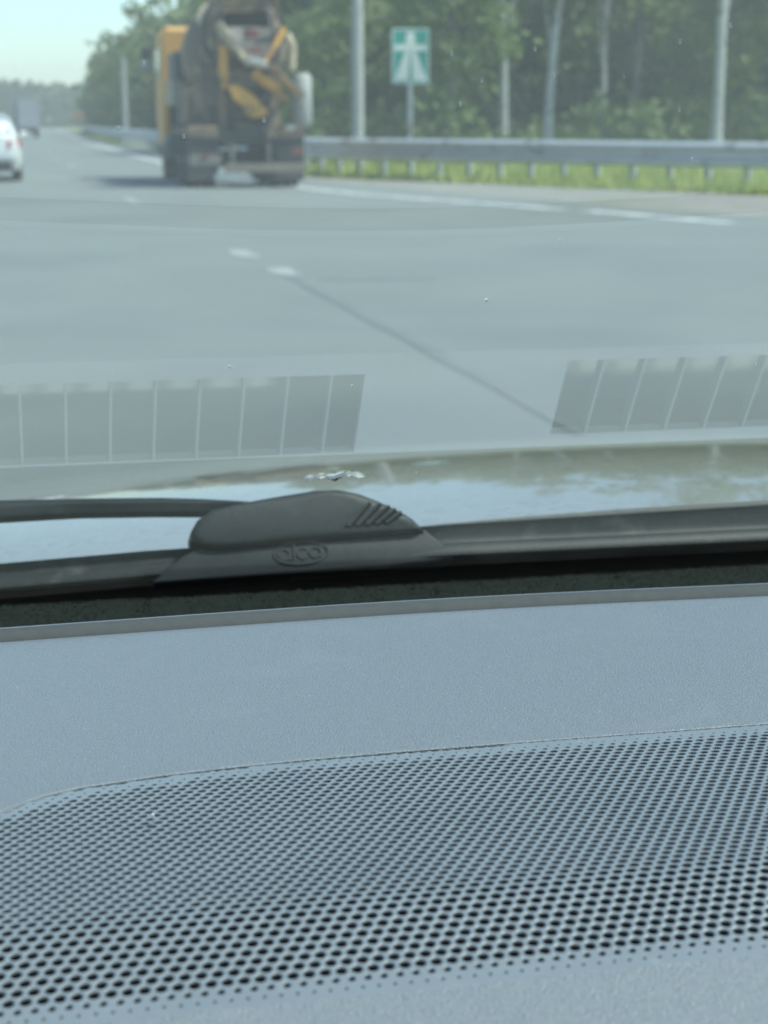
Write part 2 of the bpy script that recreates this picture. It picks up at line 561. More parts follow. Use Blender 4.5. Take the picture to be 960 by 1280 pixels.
# the wood edge, near to far
W = 'dense deciduous trees of the wood behind the guardrail'
for i, (k, x, y, s) in enumerate([
        ('tall', 23.5, 50, 1.0), ('broad', 27, 57, 1.0), ('tall', 21, 58, 1.05), ('broad', 17.2, 60, 1.0), ('bushy', 13.6, 58, .95), ('broad', 14.8, 67, .95),
        ('tall', 11.8, 70, .85), ('bushy', 24, 62, 1.1), ('tall', 29.5, 52, 1.0), ('bushy', 19.5, 66, 1.15), ('bushy', 10.6, 62, .72)]):
    tree(k, x, y, s, rt.random() * 6.28, 'dark green deciduous tree in the dense wood behind the guardrail', W)
for i, (k, x, y, s) in enumerate([('light', 13.2, 52.5, .8), ('light', 21.3, 50.5, .75), ('light', 10.2, 57, .62)]):
    tree(k, x, y, s, rt.random() * 6.28, ('pale green young tree beside the green road sign', 'pale green young tree close to the straight birch trunk', 'pale green young tree behind the concrete mast')[i])
F = 'dark trees beyond the mixer truck along the far road edge'
for k, x, y, s in [('bushy', 11.6, 108, 1.05), ('broad', 13.6, 120, 1.0), ('bushy', 11.2, 128, .98), ('bushy', 12.2, 142, 1.0), ('broad', 12.6, 158, .84), ('bushy', 11.8, 172, .85), ('bushy', 12.2, 190, .8), ('bushy', 13.2, 96, 1.1), ('bushy', 10.6, 118, 1.08), ('bushy', 9.9, 125, 1.05), ('bushy', 10.3, 140, 1.12), ('bushy', 10.6, 166, 1.05), ('bushy', 11.0, 192, .98), ('bushy', 11.6, 218, .95)]:
    tree(k, x, y, s, rt.random() * 6.28, 'dark rounded tree in the row along the far road edge beyond the truck', F)
for i, (x, y, s) in enumerate([(8.6, 49, .9), (10.4, 48.5, .62), (12.4, 49.5, .55), (7.9, 46.5, .55)]):
    tree('shrub', x, y, s, rt.random() * 6.28, ('bright green shrub growing at the foot of the concrete mast', 'low bright shrub just before the sign post', 'low green shrub past the sign post', 'small bright shrub against the rail next to the truck')[i])

random.seed(21)
# the mass of the wood behind: reads as one
wb = MB()


def wood_pt():
    while True:
        t = random.random()
        if random.random() < .3:
            y = random.uniform(100, 235)
            x = 11 + random.random() * 9
            top = 8.8
        else:
            x = 10.5 + 36 * random.random()
            y = 72 + random.gauss(0, 3.5)
            top = 12 + 2.5 * noise.noise(Vector((x * .25, y * .1, 3)))
        gap = 11.7 < x < 19.5 and y < 90 and random.random() < .8
        z = random.random() * (top * (.78 if gap else 1))
        if noise.noise(Vector((x * .5, y * .5, z * .5))) > -.25:
            return (x, y, z)


cards(wb, 28000, wood_pt, 1.05)
wb.build('woods', M['leaf'], kind='stuff')
ub = MB()


def under_pt():
    x = 9.4 + 26 * random.random()
    y = 50 + random.random() * 14 + (x < 12) * 6
    hh = .6 + 1.5 * (noise.noise(Vector((x * .3, y * .3, 1))) + .5)
    return (x, y, max(.05, random.random() * hh))


cards(ub, 7000, under_pt, .38)
ub.build('undergrowth', M['leaf_light'], kind='stuff')
fb = MB()


def far_pt():
    x = -60 + 92 * random.random()
    y = 400 + random.random() * 45
    top = 10.5 - .06 * (x + 5) + 2.2 * noise.noise(Vector((x * .06, 2, 0)))
    return (x, y, max(.2, random.random() * top))


cards(fb, 5200, far_pt, 2.2)
fb.build('far_woods', M['leaf_far'], kind='stuff')

# ------------------------------------------------------------------ roadside furniture
RAIL = [(22, 19.5, 0), (18, 25.8, 0), (15.6, 29.2, 0), (13.5, 32.3, 0), (10.75, 36.6, 0), (7.6, 42.4, 0), (6.85, 50, 0), (6.6, 62, 0), (6.55, 80, 0), (6.9, 110, 0), (7.4, 140, 0), (9.1, 200, 0)]
RP = smooth_path(RAIL, 8)
L = [0]
for a, b in zip(RP, RP[1:]):
    L.append(L[-1] + (b - a).length)


def rail_at(s):
    for i in range(len(L) - 1):
        if s <= L[i + 1]:
            t = (s - L[i]) / (L[i + 1] - L[i])
            return RP[i].lerp(RP[i + 1], t), (RP[i + 1] - RP[i]).normalized()
    return RP[-1], (RP[-1] - RP[-2]).normalized()


gr = thing('guardrail', 'galvanised steel crash barrier curving along the grassy road edge', 'guardrail', (13.5, 32.3, 0))
prof = [(0, .92), (.07, .90), (.12, .855), (.12, .79), (.0, .715), (.0, .64), (.12, .565), (.12, .50), (.07, .45), (0, .43)]
seg_len = 4.0
s = 0.0
while s < L[-1] - .5:
    rings = []
    for k in range(5):
        p, d = rail_at(min(s + (seg_len - .006) * k / 4, L[-1]))
        q = Vector((-d.y, d.x, 0))           # towards the road
        if q.x > 0:
            q = -q
        rings.append([tuple(p + q * a + Vector((0, 0, zz))) for a, zz in prof] + [tuple(p + q * (a - .006) + Vector((0, 0, zz))) for a, zz in prof[::-1]])
    MB().loft(rings).build('rail_beam', M['galv'], gr, world=True)
    s += seg_len
proto = None
s = .4
while s < L[-1] and s < 90:
    p, d = rail_at(s)
    ang = math.atan2(d.y, d.x)
    if proto is None:
        b = MB().box((0, 0, .42), (.13, .012, .84)).box((-.06, .04, .42), (.012, .07, .84)).box((.06, .04, .42), (.012, .07, .84)).box((0, .0, .66), (.1, .1, .3))
        proto = b.build('post', M['galv'], gr)
        o = proto
    else:
        o = proto.copy()
        COL.objects.link(o)
        o.parent = gr
    q = Vector((-d.y, d.x, 0))
    q = -q if q.x > 0 else q
    o.location = p - q * .075 - gr.matrix_basis.to_translation()
    o.rotation_euler.z = ang
    s += .9

# road sign: white motorway symbol on green
sg = thing('road_sign', 'green motorway sign with white symbol on a grey post behind the guardrail', 'road sign', (11.42, 50, 0), R(-6))
sp = MB().box((0, .035, 3.1), (1.06, .025, 1.52)).build('sign_panel', M['sign_green'], sg, bevel=.01)
EX, EZ, EY = Vector((1, 0, 0)), Vector((0, 0, 1)), Vector((0, -1, 0))
o0 = Vector((0, .0205, 3.1))


def flat(name, poly, m, par, o=o0, d0=.0, d1=.004):
    return MB().prism(poly, o, EX, EZ, EY, d0, d1).build(name, m, par)


flat('symbol_leg', [(-.47, -.66), (-.06, -.66), (-.025, .14), (-.15, .14)], M['sign_white'], sp)
flat('symbol_leg', [(.47, -.66), (.06, -.66), (.025, .14), (.15, .14)], M['sign_white'], sp)
flat('symbol_bridge', [(-.45, .15), (.45, .15), (.45, .32), (-.45, .32)], M['sign_white'], sp)
flat('symbol_top', [(-.14, .33), (.14, .33), (.11, .66), (-.11, .66)], M['sign_white'], sp)
for n_, p_ in (('sign_border', [(-.52, -.75), (.52, -.75), (.52, -.715), (-.52, -.715)]), ('sign_border', [(-.52, .715), (.52, .715), (.52, .75), (-.52, .75)]),
               ('sign_border', [(-.52, -.713), (-.485, -.713), (-.485, .713), (-.52, .713)]), ('sign_border', [(.485, -.713), (.52, -.713), (.52, .713), (.485, .713)])):
    flat(n_, p_, M['sign_white'], sp)
MB().tube([(0, .09, 0), (0, .09, 3.75)], .07, 10).build('post', M['galv'], sg, smooth=True)
for z_ in (2.7, 3.5):
    MB().box((0, .06, z_), (.5, .025, .05)).build('bracket', M['galv'], sg)


def mast(x, y, r, h, label, nm='concrete_mast', arm=1):
    t = thing(nm, label, 'pole', (x, y, 0))
    MB().tube([(0, 0, 0), (0, 0, h * .5), (0, 0, h)], [r * 1.08, r, r * .8], 14).build('shaft', M['concrete'], t, smooth=True)
    MB().tube([(0, 0, 0), (0, 0, .25)], [r * 1.7, r * 1.5], 14).build('footing', M['concrete'], t, smooth=True)
    if not arm:
        return t
    b = MB().tube([(0, 0, h - .3), (-.5, 0, h + .5), (-1.8, 0, h + .8)], .05, 8)
    b.build('lamp_arm', M['galv'], t, smooth=True)
    MB().box((-2.1, 0, h + .8), (.7, .28, .14)).build('lamp_head', M['galv'], t, bevel=.04)
    return t


mast(9.1, 46, .15, 8.5, 'pale concrete lamp mast behind the guardrail between truck and green sign')
mast(7.75, 115, .17, 5.2, 'distant pale concrete mast at the far road edge beyond the truck', arm=0)
t = thing('roadwork_sign', 'small orange sign far down the road before the dark trees', 'road sign', (6.75, 160, 0))
MB().box((0, 0, 1.7), (1.15, .04, .9)).build('sign_panel', M['sign_orange'], t, bevel=.01)
MB().tube([(0, .05, 0), (0, .05, 2.2)], .05, 8).build('post', M['galv'], t)


# ------------------------------------------------------------------ concrete mixer truck
def wheel(par, x, y, r, wd, name='wheel', rimm='rim'):
    b = MB()
    pr = [(r * .55, -wd / 2), (r * .92, -wd / 2), (r, -wd * .32), (r, wd * .32), (r * .92, wd / 2), (r * .55, wd / 2)]
    n = 24
    rings = [[(x + q, y + a * math.sin(2 * math.pi * i / n), r + a * math.cos(2 * math.pi * i / n)) for a, q in pr] for i in range(n + 1)]
    b.loft(rings, caps=False)
    o = b.build(name, M['tyre'], par, smooth=True)
    rb = MB().tube([(x - wd * .35, y, r), (x + wd * .35, y, r)], r * .56, 20).tube([(x - wd * .5, y, r), (x + wd * .5, y, r)], r * .2, 12)
    rb.build('rim', M[rimm], o, smooth=True)
    return o


def frame_axes(p, q):
    d = (Vector(q) - Vector(p)).normalized()
    a = d.cross(Vector((0, 0, 1))).normalized()
    return d, a, a.cross(d)


def half_pipe(p, q, r0, r1, th=.03, n=10, up=1):
    """open trough from p to q"""
    d, a, u = frame_axes(p, q)
    rings = []
    for c, r in ((Vector(p), r0), (Vector(q), r1)):
        o_ = [c + a * math.cos(math.pi * (1 + i / n)) * r + u * math.sin(math.pi * (1 + i / n)) * r * up for i in range(n + 1)]
        i_ = [c + a * math.cos(math.pi * (1 + i / n)) * (r - th) + u * math.sin(math.pi * (1 + i / n)) * (r - th) * up for i in range(n + 1)][::-1]
        rings.append(o_ + i_)
    return MB().loft(rings)


T = thing('mixer_truck', 'dirty yellow concrete mixer truck with a mud-stained drum and folded chute seen from behind', 'truck', (4.76, 35.2, 0))
MB().box((-.42, 3.5, .92), (.09, 6.6, .26)).box((.42, 3.5, .92), (.09, 6.6, .26)).box((0, .35, .92), (.75, .1, .2)).box((0, 2.5, .92), (.75, .1, .2)).box((0, 5, .92), (.75, .1, .2)).build('chassis', M['grime'], T, bevel=.01)
for yy in (1.0, 2.35):
    for x in (-1.0, -.67, .67, 1.0):
        wheel(T, x, yy, .52, .27)
    MB().tube([(-.6, yy, .52), (0, yy, .56), (.6, yy, .52)], [.1, .2, .1], 10).build('axle', M['grime'], T, smooth=True)
for x in (-.98, .98):
    wheel(T, x, 5.95, .5, .3)
for sx in (-1, 1):
    MB().box((sx * .86, .28, .62), (.6, .02, .92)).box((sx * .86, .26, .62), (.5, .012, .06)).build('mudflap', M['grime'], T, bevel=.008)
    fp = [(.3, 1.12), (.35, 1.2), (3.1, 1.2), (3.15, 1.12), (3.1, 1.17), (.35, 1.17)]
    MB().box((sx * .87, 1.7, 1.2), (.6, 2.9, .045)).box((sx * 1.155, 1.7, 1.13), (.03, 2.9, .18)).box((sx * .87, .24, 1.1), (.6, .03, .22)).build('mudguard', M['rust'], T, bevel=.01)
# drum
ax0, ax1 = Vector((.12, .85, 3.2)), Vector((.16, 5.55, 2.2))
dd = (ax1 - ax0).normalized()
prof_d = [(0, .50), (.06, .54), (.5, .72), (1.0, .88), (1.6, 1.02), (2.2, 1.08), (3.0, 1.08), (3.6, 1.03), (4.2, .85), (4.6, .66), (4.75, .3)]
pts = [ax0 + dd * t_ for t_, r_ in prof_d]
drum = MB().tube(pts, [r_ for t_, r_ in prof_d], 32, caps=True).build('drum', M['drum'], T, smooth=True)
MB().tube([ax0 + dd * .62, ax0 + dd * .74], [.84, .86], 32).build('roller_ring', M['grime'], drum, smooth=True)
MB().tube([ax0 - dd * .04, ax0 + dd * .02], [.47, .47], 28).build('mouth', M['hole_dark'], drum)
rb = MB()
for i in range(28):
    a0, a1 = 2 * math.pi * i / 28, 2 * math.pi * (i + 1) / 28
    u_ = dd.cross(Vector((1, 0, 0))).normalized()
    rr = [ax0 - dd * .06 + (Vector((1, 0, 0)) * math.cos(t_) + u_ * math.sin(t_)) * r_ for t_ in (a0, a1) for r_ in (.46, .56)]
    r2 = [p_ + dd * .12 for p_ in rr]
    rb.add(rr + r2, [(0, 1, 3, 2), (4, 6, 7, 5), (1, 5, 7, 3), (0, 2, 6, 4)])
rb.build('mouth_rim', M['hopper_grey'], drum)
for ph in (.5, 2.6, 4.7):
    pt = []
    for i in range(22):
        t_ = .9 + i * .15
        r_ = interp(prof_d, t_) + .012
        a_ = ph + t_ * .9
        u_ = dd.cross(Vector((1, 0, 0))).normalized()
        pt.append(ax0 + dd * t_ + (Vector((1, 0, 0)) * math.cos(a_) + u_ * math.sin(a_)) * r_)
    MB().tube(pt, .018, 6).build('weld_seam', M['drum_tan'], drum)
# rear pedestal
MB().tube([(-.5, .42, 1.0), (-.40, .5, 2.85)], [.12, .09], 6).build('pedestal_leg', M['rust'], T)
MB().tube([(-.43, .40, 1.95), (-.40, .42, 2.75)], [.12, .10], 6).build('pedestal_plate', M['chute_yellow'], T)
MB().tube([(.5, .62, 1.0), (.46, .6, 2.85)], [.09, .07], 6).build('pedestal_leg', M['grime'], T)
MB().box((0, .6, 2.45), (1.25, .09, .12)).box((0, .6, 1.35), (1.1, .09, .14)).box((0, .62, 1.9), (1.0, .05, .1)).build('pedestal_beam', M['grime'], T, bevel=.01)
MB().box((-.1, .75, 1.75), (1.7, .06, 1.1)).build('pedestal_plate', M['drum'], T, bevel=.01)
for sx in (-1, 1):
    MB().tube([(sx * .42, .72, 2.5), (sx * .42, .95, 2.6)], .11, 12).build('roller', M['grime'], T, smooth=True)
# loading hopper over the mouth
rings = []
for c, rx, ry in (((0, .45, 3.42), .42, .32), ((0, .25, 3.75), .62, .5), ((0, .2, 4.05), .75, .6)):
    rings.append([(c[0] + rx * math.cos(2 * math.pi * i / 20), c[1] + ry * math.sin(2 * math.pi * i / 20), c[2]) for i in range(20)])
MB().loft(rings, caps=False).build('loading_hopper', M['drum'], T, smooth=True)
for sx in (-1, 1):
    MB().tube([(sx * .55, .55, 2.5), (sx * .66, .35, 3.7)], .035, 6).build('hopper_stay', M['rust'], T)


# discharge funnel: two flared plates below the mouth
def arc_ring(c, r, a0, a1, n, ys):
    return [(c[0] + r * math.cos(a0 + (a1 - a0) * i / n), c[1] + ys * r * math.sin(math.pi * i / n), c[2] + .12 * r * math.sin(math.pi * i / n)) for i in range(n + 1)]


rg = [arc_ring((.14, .36, 3.06), .60, math.pi, 0, 14, .55), arc_ring((.17, .3, 2.72), .40, math.pi, 0, 14, .5), arc_ring((.2, .24, 2.36), .17, math.pi, 0, 14, .5)]
rg2 = [[(x_, y_ + .03, z_) for x_, y_, z_ in r_] for r_ in rg]
fun = MB()
fun.loft([a_ + b_[::-1] for a_, b_ in zip(rg, rg2)])
fn = fun.build('discharge_funnel', M['hopper_grey'], T, smooth=True)
MB().tube([(-.5, .33, 3.2), (-.44, .31, 3.02), (-.2, .25, 2.72), (.02, .2, 2.44)], [.085, .10, .085, .06], 8).build('funnel_edge', M['chute_beige'], fn, smooth=True)
MB().tube([(.80, .33, 3.1), (.62, .25, 2.78), (.4, .2, 2.45)], [.05, .06, .05], 8).build('funnel_edge', M['chute_yellow'], fn, smooth=True)
MB().box((.12, .17, 2.98), (.28, .03, .17)).build('red_flap', M['red_dim'], fn, bevel=.01)
MB().box((.2, .15, 2.66), (.26, .03, .1)).build('red_flap', M['red_dim'], fn, bevel=.01)
MB().box((.22, .12, 2.42), (.42, .2, .14), Matrix.Rotation(.2, 3, 'Y')).build('funnel_collar', M['tank_pale'], fn, bevel=.03)
# chutes
half_pipe((.20, .12, 2.32), (.88, .0, 1.82), .2, .19).build('chute', M['chute_yellow'], T, smooth=True)
half_pipe((.55, .22, 2.44), (1.2, .12, 1.82), .16, .15).build('chute', M['chute_beige'], T, smooth=True)
MB().prism([(-.36, 1.96), (-.18, 2.02), (.1, 1.86), (.42, 1.56), (.42, 1.40), (.06, 1.36), (-.02, 1.55), (-.24, 1.72)], Vector((0, .32, 0)), EX, EZ, EY, 0, .16).build('folded_chute', M['chute_yellow'], T, bevel=.04)
MB().tube([(.86, .4, 2.98), (.95, .34, 2.75), (.93, .3, 2.3)], [.09, .1, .085], 10).build('chute_holder', M['chute_beige'], T, smooth=True)
MB().tube([(.3, .3, 1.1), (.3, .2, 1.6), (.5, .05, 1.95)], .05, 8).build('chute_post', M['grime'], T, smooth=True)
MB().tube([(.32, .2, 1.1), (.75, .06, 1.82)], .04, 8).build('chute_ram', M['rust'], T, smooth=True)
# water tank, boxes, ladder
tk = [(1.24, 1.0, 1.2), (1.24, 1.0, 1.28), (1.24, 1.0, 2.17), (1.24, 1.0, 2.25)]
MB().tube(tk, [.15, .21, .21, .15], 18).build('water_tank', M['tank_pale'], T, smooth=True)
MB().box((1.06, 1.0, 1.5), (.2, .08, .08)).box((1.06, 1.0, 2.0), (.2, .08, .08)).build('tank_bracket', M['grime'], T)
MB().box((.0, 5.02, 1.35), (2.1, .12, 1.0)).build('dark_gap_filler', M['grime'], T, bevel=.02)  # added dark panel, stands in for the darkness below the drum
MB().box((-1.0, 2.05, 1.6), (.16, 2.2, .72)).build('side_panel', M['rust'], T, bevel=.03)
MB().box((-.97, 4.25, 1.9), (.36, 1.5, .55)).build('side_box', M['drum_tan'], T, bevel=.04)
MB().box((-.98, 4.2, 2.45), (.22, 1.5, .6)).build('tool_box', M['slate'], T, bevel=.04)
MB().tube([(-1.0, 3.5, .75), (-1.0, 4.9, .75)], .28, 16).build('fuel_tank', M['slate'], T, smooth=True)
MB().tube([(1.0, 3.5, .75), (1.0, 4.9, .75)], .28, 16).build('fuel_tank', M['slate'], T, smooth=True)
lad = MB()
for x in (-.78, -.56):
    lad.tube([(x, .3, 1.15), (x, .42, 3.3)], .022, 6)
T_l = lad.build('ladder', M['grime'], T)
for i in range(8):
    MB().tube([(-.78, .31 + i * .015, 1.35 + i * .26), (-.56, .31 + i * .015, 1.35 + i * .26)], .016, 6).build('rung', M['grime'], T_l)
# tail of the chassis
MB().box((.35, .05, .40), (1.62, .1, .17)).build('under_run_bar', M['bumper_beige'], T, bevel=.015)
for x in (-.3, .43):
    MB().box((x, .12, .68), (.09, .08, .42)).build('bar_bracket', M['hopper_grey'], T, bevel=.01)
MB().box((-.84, .1, .55), (.62, .07, .2)).build('lamp_board', M['hopper_grey'], T, bevel=.02)
MB().box((-.3, .02, .2), (.76, .02, .17), Matrix.Rotation(R(3), 3, 'Y')).build('number_plate', M['plate_white'], T, bevel=.006)
MB().box((.99, .08, .72), (.22, .06, .13)).build('tail_lamp', M['red_dim'], T, bevel=.015)
MB().box((-.84, .055, .62), (.16, .02, .06)).build('tail_lamp', M['red_dim'], T, bevel=.01)
MB().box((.86, .15, 1.18), (.2, .06, .1)).build('marker_lamp', M['tank_pale'], T, bevel=.01)
MB().box((.45, .1, 1.12), (.2, .1, .28)).build('rusty_bracket', M['rust'], T, bevel=.02)
MB().box((0, .3, 1.02), (1.9, .14, .2)).build('rear_crossbeam', M['grime'], T, bevel=.015)
# cab
cab = MB()
sec = []
for y_, zt, xw, rr in ((5.22, 3.26, 1.14, .1), (5.3, 3.36, 1.2, .12), (6.5, 3.38, 1.2, .14), (6.85, 3.2, 1.17, .14), (6.95, 2.2, 1.17, .12), (6.98, .75, 1.17, .1)):
    sec.append([(-xw, y_, .75), (xw, y_, .75), (xw, y_, zt - rr * 1.4), (xw - rr, y_, zt), (-xw + rr, y_, zt), (-xw, y_, zt - rr * 1.4)])
cb = cab.loft(sec).build('cab', M['mixer_yellow'], T, bevel=.03)
MB().box((0, 5.21, 2.6), (1.3, .02, .5)).build('rear_window', M['car_glass'], cb, bevel=.02)
for sx in (-1, 1):
    MB().box((sx * 1.204, 6.15, 2.6), (.015, .9, .6)).build('side_window', M['car_glass'], cb, bevel=.005)
    MB().box((sx * 1.2, 6.15, 1.75), (.02, 1.05, .9)).build('door', M['mixer_yellow'], cb, bevel=.006)
    mr_ = MB().tube([(sx * 1.18, 6.7, 2.95), (sx * 1.38, 6.85, 2.95), (sx * 1.38, 6.85, 2.4), (sx * 1.18, 6.7, 2.4)], .018, 6).build('mirror_arm', M['black_plastic'], cb)
    MB().box((sx * 1.42, 6.84, 2.84), (.2, .08, .26)).build('mirror', M['black_plastic'], cb, bevel=.03)
    MB().box((sx * 1.42, 6.84, 2.54), (.22, .08, .24)).build('mirror', M['plate_white'], cb, bevel=.05)
MB().box((0, 6.955, 2.55), (1.9, .02, .85), Matrix.Rotation(R(-6), 3, 'X')).build('front_window', M['car_glass'], cb)


# ------------------------------------------------------------------ cars ahead
def sedan(name, label, x, y):
    t_ = thing(name, label, 'car', (x, y, 0))
    st = [(0, .55, .62, .98), (.06, .38, .80, 1.0), (.25, .26, .87, 1.03), (.9, .22, .89, 1.02), (1.6, .2, .895, .98), (2.6, .2, .895, .96), (3.4, .2, .88, .93), (4.1, .24, .84, .82), (4.4, .32, .72, .70)]
    rings = []
    for yy, zb, hw, zt in st:
        rings.append([(-hw * .92, yy, zb), (hw * .92, yy, zb), (hw, yy, zb + (zt - zb) * .25), (hw, yy, zb + (zt - zb) * .66), (hw * .93, yy, zb + (zt - zb) * .93), (hw * .72, yy, zt), (-hw * .72, yy, zt), (-hw * .93, yy, zb + (zt - zb) * .93), (-hw, yy, zb + (zt - zb) * .66), (-hw, yy, zb + (zt - zb) * .25)])
    body = MB().loft(rings).build('body', M['car_white'], t_, smooth=True)
    gh = []
    for yy, hw, zt in ((.42, .70, 1.02), (.75, .66, 1.24), (1.15, .62, 1.40), (1.7, .61, 1.45), (2.3, .61, 1.44), (2.75, .64, 1.28), (3.25, .72, .97)):
        gh.append([(-.8 + .0 * yy, yy, .93), (.8, yy, .93), ((hw + .8) / 2 + .03, yy, (.93 + zt) / 2), (hw, yy, zt - .05), (hw - .1, yy, zt), (-hw + .1, yy, zt), (-hw, yy, zt - .05), (-(hw + .8) / 2 - .03, yy, (.93 + zt) / 2)])
    MB().loft(gh).build('roof', M['car_white'], t_, smooth=True)
    MB().add([(-.66, .47, 1.06), (.66, .47, 1.06), (.56, 1.08, 1.385), (-.56, 1.08, 1.385), (-.66, .5, 1.04), (.66, .5, 1.04), (.56, 1.1, 1.36), (-.56, 1.1, 1.36)],
             [(0, 1, 2, 3), (7, 6, 5, 4), (0, 4, 5, 1), (1, 5, 6, 2), (2, 6, 7, 3), (3, 7, 4, 0)]).build('rear_window', M['car_glass'], t_)
    for sx in (-1, 1):
        MB().prism([(.95, 1.04), (2.95, 1.02), (2.45, 1.33), (1.25, 1.35)], Vector((sx * .735, 0, 0)), Vector((0, 1, 0)), Vector((-sx * .22, 0, 1)), Vector((sx, 0, 0)), .0, .03).build('side_window', M['car_glass'], t_)
        lamp = MB().add([(sx * .58, -.02, .92), (sx * .86, .13, .92), (sx * .87, .14, .74), (sx * .60, -.03, .74), (sx * .60, .1, .88), (sx * .8, .28, .88), (sx * .8, .3, .76), (sx * .62, .1, .76)],
                        [(0, 1, 2, 3), (7, 6, 5, 4), (0, 4, 5, 1), (1, 5, 6, 2), (2, 6, 7, 3), (3, 7, 4, 0)])
        lamp.build('tail_light', M['red_lamp'], t_, bevel=.01)
        MB().box((sx * .96, 2.75, 1.02), (.18, .12, .13)).build('wing_mirror', M['car_white'], t_, bevel=.03)
        for yy in (.95, 3.5):
            wheel(t_, sx * .77, yy, .32, .2)
    MB().box((0, -.015, .82), (.52, .02, .115)).build('number_plate', M['plate_white'], t_, bevel=.004)
    MB().box((0, .06, .36), (1.3, .1, .2)).build('rear_bumper_trim', M['black_plastic'], t_, bevel=.03)
    return t_


sedan('white_car', 'white saloon car with lit red tail light driving ahead at the picture edge', -.44, 39.9)

V = thing('box_truck', 'small distant grey box truck with a dark rear further along the road', 'truck', (2.1, 150, 0))
MB().box((.2, 2.6, 1.85), (1.7, 5.0, 2.3)).build('cargo_box', M['van_grey'], V, bevel=.03)
MB().box((-.72, 3.2, 2.0), (.16, 5.4, 2.3)).build('side_curtain', M['van_blue'], V, bevel=.03)
MB().box((.1, 6.3, 1.5), (1.8, 1.6, 2.0)).build('cab', M['van_blue'], V, bevel=.1)
MB().box((.1, 2.7, .62), (1.75, 5.2, .35)).build('chassis', M['black_plastic'], V)
for x in (-.65, .85):
    for yy in (.7, 6):
        wheel(V, x, yy, .42, .26)
MB().box((.1, .02, .55), (1.7, .06, .3)).build('rear_bumper', M['black_plastic'], V)
for x in (-.6, .8):
    MB().box((x, -.015, .6), (.2, .03, .12)).build('tail_light', M['red_dim'], V)

# ------------------------------------------------------------------ haze in the air
hz = MB().box((0, 340, 9.5), (420, 800, 21)).build('haze', bpy.data.materials.new('haze_air'), kind='stuff')
hm = hz.data.materials[0]
hm.use_nodes = True
hm.node_tree.nodes.remove(hm.node_tree.nodes['Principled BSDF'])
pvn = hm.node_tree.nodes.new('ShaderNodeVolumePrincipled')
pvn.inputs['Color'].default_value = (.98, 1, .93, 1)
pvn.inputs['Density'].default_value = .0012
pvn.inputs['Anisotropy'].default_value = .2
hm.node_tree.links.new(pvn.outputs[0], hm.node_tree.nodes['Material Output'].inputs['Volume'])

# ------------------------------------------------------------------ the car we sit in (bonnet, windscreen, dashboard)
CAR = thing('car', 'the car looked out of: grey dashboard with speaker grille, windscreen and pale bonnet', 'car', (.38, .4, 0))
A = R(28)
TN, TT = Vector((0, math.sin(A), math.cos(A))), Vector((0, math.cos(A), -math.sin(A)))     # outward normal and down-the-glass
GP = Vector((0, .737, -.195)) + EYE


def glass_pt(x, y, off=0.0):
    """point of the inner glass face above (x, y), moved off outwards"""
    return Vector((x, y, GP.z - (y - GP.y) * math.tan(A))) + TN * off


def smin(a, b, k):
    m_ = min(a, b)
    return m_ - k * math.log(math.exp(-(a - m_) / k) + math.exp(-(b - m_) / k))


def dash_z(y):
    return EYE.z + smin(-.129 + .189 * (y - .2725), -.129 - .0745 * (y - .2725), .0005) + .00035


F_TAB = [(-.0255, .2474), (-.0245, .26), (-.024, .278), (-.0225, .293), (-.0195, .3075), (-.015, .320), (-.011, .3283), (-.006, .3357), (.0017, .3434), (.01, .3477), (.0267, .3519), (.044, .3544), (.060, .3557), (.076, .3564), (.105, .3568), (.3, .3571)]


def f_top(x):
    return interp(F_TAB, x)


def f_edge(x):
    d = x - .125
    return .5014 - .6 * d * d / (1 + (d / .17) ** 2)


FB = .2474
# speaker grille: one perforated plate, the holes are cut through it
PITCH_H, ROW = .0026, .00225
plate = MB()
pv, pf = [], []
base_n = 0
NH = 12
ca = [(math.cos(2 * math.pi * i / NH + math.pi / 6), math.sin(2 * math.pi * i / NH + math.pi / 6)) for i in range(NH)]
Rh = PITCH_H / math.sqrt(3)
hexr = [Rh if i % 2 == 0 else Rh * math.cos(math.pi / 6) for i in range(NH)]
XR = .300
for j in range(0, 50):
    yc = .2495 + (j - 1) * ROW
    for i in range(-2, 130):
        xc = -.027 + i * PITCH_H + (j % 2) * PITCH_H / 2
        ft = f_top(xc)
        if yc - .0018 > ft or xc > XR + .001 or xc < -.0262:
            continue
        r = .37
        k = j - 1
        if k < 0:
            r = 0
        elif k == 0:
            r = .13
        elif k == 1:
            r = .245
        dt = min(ft - yc, (xc + .0245) * 1.0 + .001, XR - xc)
        if dt < .0021:
            r = 0
        elif dt < .0041:
            r = min(r, .12)
        elif dt < .0062:
            r = min(r, .23)
        ov = []
        for (c_, s_), h_ in zip(ca, hexr):
            x_, y_ = xc + c_ * h_, yc + s_ * h_
            x_ = min(max(x_, -.0255), XR)
            y_ = max(min(y_, f_top(x_)), FB)
            ov.append((x_, y_, dash_z(y_) - (.0005 if y_ > f_top(x_) - .0004 else 0)))
        if r == 0:
            pv += ov
            pf.append(tuple(range(base_n, base_n + NH)))
            base_n += NH
            continue
        r *= PITCH_H
        rings = [ov]
        cf = min(.00022, r * .22)
        for rr, dz in ((r + cf, 0), (r + cf * .2, -cf * .4), (r, -cf), (r, -.00045)):
            rings.append([(xc + c_ * rr, yc + s_ * rr, dash_z(yc + s_ * rr) + dz) for c_, s_ in ca])
        for q in rings:
            pv += q
        for q in range(4):
            for i_ in range(NH):
                i2 = (i_ + 1) % NH
                pf.append((base_n + q * NH + i_, base_n + q * NH + i2, base_n + (q + 1) * NH + i2, base_n + (q + 1) * NH + i_))
        base_n += NH * 5
plate.v, plate.f = pv, pf

